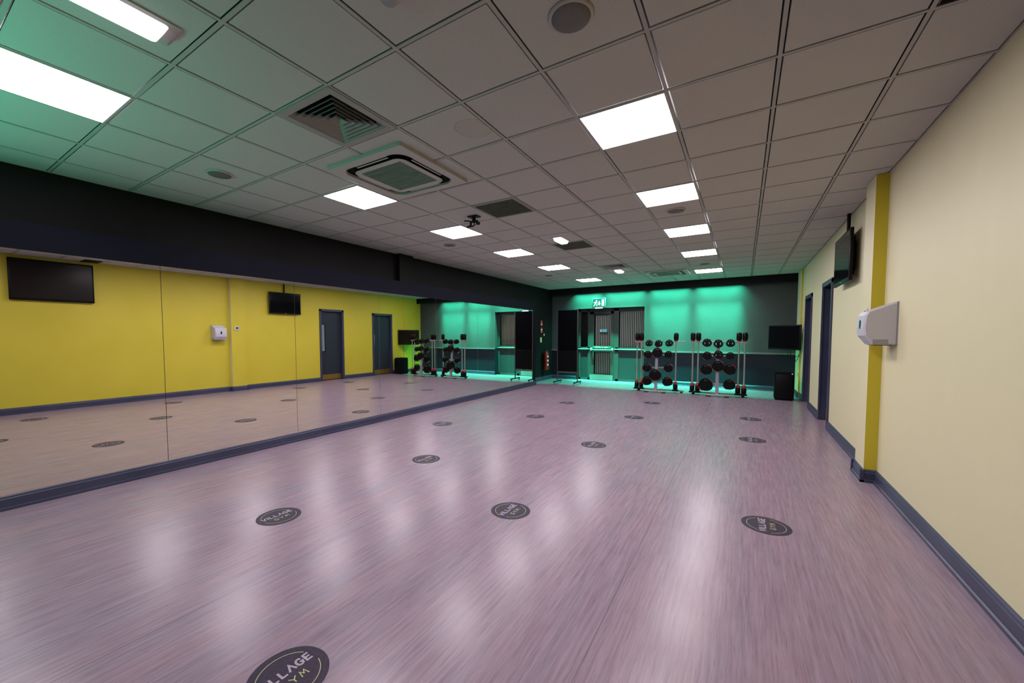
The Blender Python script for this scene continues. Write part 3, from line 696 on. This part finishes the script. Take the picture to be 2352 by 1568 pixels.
def red_mesh(a0, a1):
    mb = MB()
    pts = [(.995*math.cos(math.radians(a0+(a1-a0)*i/8)), .995*math.sin(math.radians(a0+(a1-a0)*i/8))) for i in range(9)]
    pts += [(.885*math.cos(math.radians(a1-(a1-a0)*i/8)), .885*math.sin(math.radians(a1-(a1-a0)*i/8))) for i in range(9)]
    mb.prism(pts, -.20, .05, lambda u, v, w: Vector((u, w, v)))
    me = bpy.data.meshes.new('red_trim'); me.from_pydata(mb.v, [], mb.f); me.materials.append(M['orange']); return me
PM, SM, RM = plate_mesh(), solid_plate_mesh(), (red_mesh(28, 72), red_mesh(205, 250))
def plate(x, y, z, r, solid, tilt, label, red=True):
    o = link(bpy.data.objects.new('weight_plate', SM if solid else PM)); o.location = (x, y, z); o.scale = (r*1.07, .13, r*1.07); o.rotation_euler = (0, tilt, 0)
    tag(o, label, 'weight plate', 'rubber weight plates on the racks')
    if red:
        for q in RM: link(bpy.data.objects.new('red_trim', q), o)
r1 = [(-1.664, 1.293, .085), (-1.425, 1.283, .090), (-1.171, 1.297, .088), (-1.692, .990, .102), (-1.453, 1.042, .128), (-1.182, 1.002, .095),
      (-1.709, .640, .112), (-1.486, .464, .150), (-1.180, .650, .112), (-1.703, .289, .122), (-1.195, .296, .124)]
r2 = [(-.302, 1.314, .100), (-.057, 1.295, .100), (.200, 1.308, .092), (-.295, .990, .104), (-.050, 1.028, .098), (.198, 1.002, .090),
      (-.310, .647, .130), (-.053, .750, .130), (.197, .669, .130), (-.313, .272, .162), (.196, .304, .130)]
make_rack(-1.47, -2.03, -.80, -1.75, -1.22, r1, ((-1.985, -1.875), (-1.015, -1.015)), 'left weight rack in front of the window, one barbell at its right end')
make_rack(-.06, -.68, .56, -.29, .20, r2, ((-.62, -.50), (.375, .495)), 'right weight rack before the green wall, two barbells at each end')
tier = {0: 'top tier, left column', 1: 'top tier, middle column', 2: 'top tier, right column', 3: 'second tier, left column', 4: 'second tier, middle column', 5: 'second tier, right column',
        6: 'third tier, left column', 7: 'lower middle column', 8: 'third tier, right column', 9: 'bottom tier, left column', 10: 'bottom tier, right column'}
for side, lst, xc in (('left', r1, -1.47), ('right', r2, -.06)):
    for k, (x, z, r) in enumerate(lst):
        mid = abs(x-xc) < .1
        y = 8.40 + ((-.12 + .14*z/1.35) - .085 if mid else -.055)
        solid = k >= 3 and not (side == 'right' and k == 4)
        size = 'small' if r < .1 else ('medium' if r < .125 else 'large')
        tl = random.uniform(-.12, .12)
        plate(x, y, z, r, solid, tl, f'{size} black front plate on {side} weight rack, {tier[k]}', r > .095)
        if r < .149: plate(x+random.uniform(-.006, .006), y+.047, z+.004, r*.97, solid, tl+random.uniform(-.1, .1), f'{size} black plate behind the front one on {side} rack, {tier[k]}', r > .095)
        else: plate(x, y+.047, z, r*.97, solid, tl, f'{size} black plate behind the front one on {side} rack, {tier[k]}', True)
# barbells
def barbell(x, label, zt, first=[None]):
    y = 8.43
    if first[0]: return dup(first[0], (x, y, .0885), label)
    t = thing('barbell', label, 'barbell', (x, y, .0885), 0, 'barbells standing in the racks'); first[0] = t
    obj('shaft', MB().cyl((0, 0, .10), (0, 0, 1.36), .017, n=14), M['chrome'], t)
    obj('end_cap', MB().lathe((0, 0, 0), (0, 0, 1), [(.035, 0), (.055, .02), (.058, .12), (.045, .14)], 18), M['black'], t)
    obj('end_cap', MB().lathe((0, 0, 1.285), (0, 0, 1), [(.042, 0), (.058, .03), (.058, .15), (.045, .185), (.01, .195)], 18), M['black'], t)
    obj('collar', MB().lathe((0, 0, .14), (0, 0, 1), [(.045, 0), (.046, .03), (.036, .06), (.02, .075)], 18), M['red'], t)
    obj('collar', MB().lathe((0, 0, 1.25), (0, 0, 1), [(.02, 0), (.044, .012), (.046, .035)], 18), M['red'], t)
barbell(-1.985, 'barbell at the outer left end of the left weight rack', 1.55)
barbell(-1.868, 'barbell second from the left end of the left weight rack', 1.55)
barbell(-1.015, 'lone barbell at the right end of the left weight rack', 1.55)
barbell(-.622, 'barbell at the outer left end of the right weight rack', 1.55)
barbell(-.498, 'barbell second from the left end of the right weight rack', 1.55)
barbell(.375, 'barbell second from the right end of the right weight rack', 1.55)
barbell(.497, 'barbell at the outer right end of the right weight rack', 1.55)

# ------------------------------------------------------------------ floor decals
GL = {'V': [[(0, 1), (.5, 0), (1, 1)]], 'I': [[(.5, 0), (.5, 1)]], 'L': [[(.1, 1), (.1, 0), (.9, 0)]], 'A': [[(0, 0), (.5, 1), (1, 0)]],
      'G': [[(.88, .80), (.66, .97), (.36, .97), (.10, .74), (.05, .42), (.2, .1), (.5, .0), (.82, .1), (.92, .45), (.55, .45)]],
      'E': [[(.9, 1), (.1, 1), (.1, 0), (.9, 0)], [(.1, .5), (.8, .5)]], 'Y': [[(0, 1), (.5, .5), (1, 1)], [(.5, .5), (.5, 0)]], 'M': [[(0, 0), (.18, 1), (.5, .4), (.82, 1), (1, 0)]]}
def strokes(mb, word, x0, y0, w, h, gap, t, offs=(0,)):
    """flat strokes; local x = reading direction, y = up"""
    adv = {'I': .32}
    tot = sum(adv.get(c, 1) for c in word)*w + gap*(len(word)-1); x = x0 - tot/2
    for c in word:
        cw = w*adv.get(c, 1)
        for pl in GL[c]:
            pts = [Vector((x+(u if c != 'I' else .5)*cw, y0+v*h)) for u, v in pl]
            for of in offs:
                q = []
                for i, p in enumerate(pts):
                    d1 = (pts[i]-pts[i-1]).normalized() if i else None; d2 = (pts[i+1]-pts[i]).normalized() if i+1 < len(pts) else None
                    d = ((d1 or d2) + (d2 or d1)); d = d.normalized() if d.length > 1e-6 else (d1 or d2)
                    nrm = Vector((-d.y, d.x)); k = 1/max(.45, nrm.dot(Vector((-(d1 or d2).y, (d1 or d2).x))))
                    q.append((p+nrm*(of-t/2)*k, p+nrm*(of+t/2)*k))
                for (a, b), (c2, d2_) in zip(q, q[1:]):
                    mb.add([(*a, .0017), (*b, .0017), (*d2_, .0017), (*c2, .0017)], [(0, 1, 2, 3)])
        x += cw + gap
def make_decal(label):
    t = obj('floor_decal', MB().lathe((0, 0, 0), (0, 0, 1), [(.1675, 0), (.1675, .0008), (.166, .0012)], 64), M['decal'])
    tag(t, label, 'floor sticker', 'round dark stickers on the studio floor')
    ring = MB(); R = .130; wd = .0034
    for a0, a1 in ((30, 155), (192, 348)):
        for i in range(30):
            a, b = math.radians(a0+(a1-a0)*i/30), math.radians(a0+(a1-a0)*(i+1)/30)
            ring.add([((R-wd/2)*math.cos(a), (R-wd/2)*math.sin(a), .0016), ((R+wd/2)*math.cos(a), (R+wd/2)*math.sin(a), .0016), ((R+wd/2)*math.cos(b), (R+wd/2)*math.sin(b), .0016), ((R-wd/2)*math.cos(b), (R-wd/2)*math.sin(b), .0016)], [(0, 1, 2, 3)])
    obj('ring', ring, M['decal_lime'], t)
    v = MB(); strokes(v, 'VILLAGE', 0, .006, .031, .042, .0085, .0036, (-.0026, .0026)); obj('village_lettering', v, M['decal_white'], t)
    g_ = MB(); strokes(g_, 'GYM', 0, -.062, .031, .036, .013, .0050); obj('gym_lettering', g_, M['decal_lime'], t)
    t.rotation_euler = (0, 0, math.pi/2); return t
decs = [(-1.20, -1.90, 'large nearest floor sticker cut off by the bottom edge of the photo'), (-2.775, -1.045, 'floor sticker at left below the second mirror seam'),
        (-1.192, .066, 'floor sticker in the foreground, nearest the middle of the floor'), (.650, .892, 'floor sticker at right nearest the yellow wall'), (-2.772, .768, 'second floor sticker of the left column, straight beyond the left foreground one'),
        (-1.247, 2.462, 'floor sticker in the middle of the room beyond the central foreground one'), (-3.853, 2.393, 'floor sticker closest to the mirror skirting'), (-2.777, 3.788, 'third floor sticker of the left column, counting from the camera'),
        (-1.205, 4.659, 'floor sticker straight in front of the left weight rack, nearer one'), (-2.841, 5.503, 'farthest floor sticker of the left column, in front of the fire door'), (-1.233, 6.485, 'floor sticker nearest to the left weight rack'),
        (.606, 5.59, 'farther of two floor stickers on the line to the far right corner'), (.606, 3.90, 'nearer of two floor stickers on the line to the far right corner'), (.62, -1.20, 'floor sticker below the right edge of view, seen only in the mirror')]
D0 = None
for x, y, l in decs:
    if D0 is None: D0 = make_decal(l); D0.location = (x, y, 0)
    else: dup(D0, (x, y, 0), l)

# ------------------------------------------------------------------ lighting
def area(name, loc, rot, sx, sy, power, col, spread=180):
    l = bpy.data.lights.new(name, 'AREA'); l.shape = 'RECTANGLE'; l.size = sx; l.size_y = sy; l.energy = power; l.color = col; l.spread = math.radians(spread)
    o = bpy.data.objects.new(name, l); o.location = loc; o.rotation_euler = rot; COL.objects.link(o); return o
GREEN = (.05, 1.0, .56)
for a, b in ((-4.42, -3.50), (-3.38, -2.14), (-2.00, -.88), (-.75, .42)):
    area('green_strip', ((a+b)/2, 9.975, 3.04), (math.radians(5), 0, 0), b-a-.06, .03, 42*(b-a), GREEN, 24)
    area('green_strip_glow', ((a+b)/2, 10.0, 3.04), (math.radians(-4), 0, 0), b-a-.06, .02, 58*(b-a), GREEN, 96)
for a, b in ((-4.9, -3.7), (-3.5, -2.3)):
    area('green_strip', ((a+b)/2, YB+.2, 1.9), (math.radians(180-38), 0, 0), b-a, .05, 17, (.06, 1, .6), 105)
w = bpy.data.worlds.new('world'); w.use_nodes = True; w.node_tree.nodes['Background'].inputs[0].default_value = (.02, .02, .022, 1); w.node_tree.nodes['Background'].inputs[1].default_value = .3
scn.world = w

# ------------------------------------------------------------------ camera
yaw, pitch, roll = .5596, -.0496, -.0019
cy, sy_ = math.cos(yaw), math.sin(yaw)
f0 = Vector((-sy_, cy, 0)); r0 = Vector((cy, sy_, 0)); u0 = Vector((0, 0, 1))
fw = f0*math.cos(pitch) + u0*math.sin(pitch); up = -f0*math.sin(pitch) + u0*math.cos(pitch)
rt = r0*math.cos(roll) + up*math.sin(roll); up2 = -r0*math.sin(roll) + up*math.cos(roll)
cam = bpy.data.cameras.new('camera'); co = bpy.data.objects.new('camera', cam); COL.objects.link(co)
m4 = Matrix.Identity(4)
for i in range(3): m4[i][0] = rt[i]; m4[i][1] = up2[i]; m4[i][2] = -fw[i]
m4.translation = Vector((.4643, -2.8475, H-1.5802)); co.matrix_world = m4
cam.sensor_width = 36; cam.lens = 915.97/2352*36; cam.shift_x = 42.18/2352; cam.shift_y = 32.87/2352; cam.clip_start = .02
scn.camera = co
scn.view_settings.view_transform = 'Standard'; scn.view_settings.look = 'None'; scn.view_settings.exposure = 0
scn.cycles.use_denoising = True; scn.cycles.max_bounces = 12; scn.cycles.diffuse_bounces = 5; scn.cycles.glossy_bounces = 6; scn.cycles.sample_clamp_indirect = 8
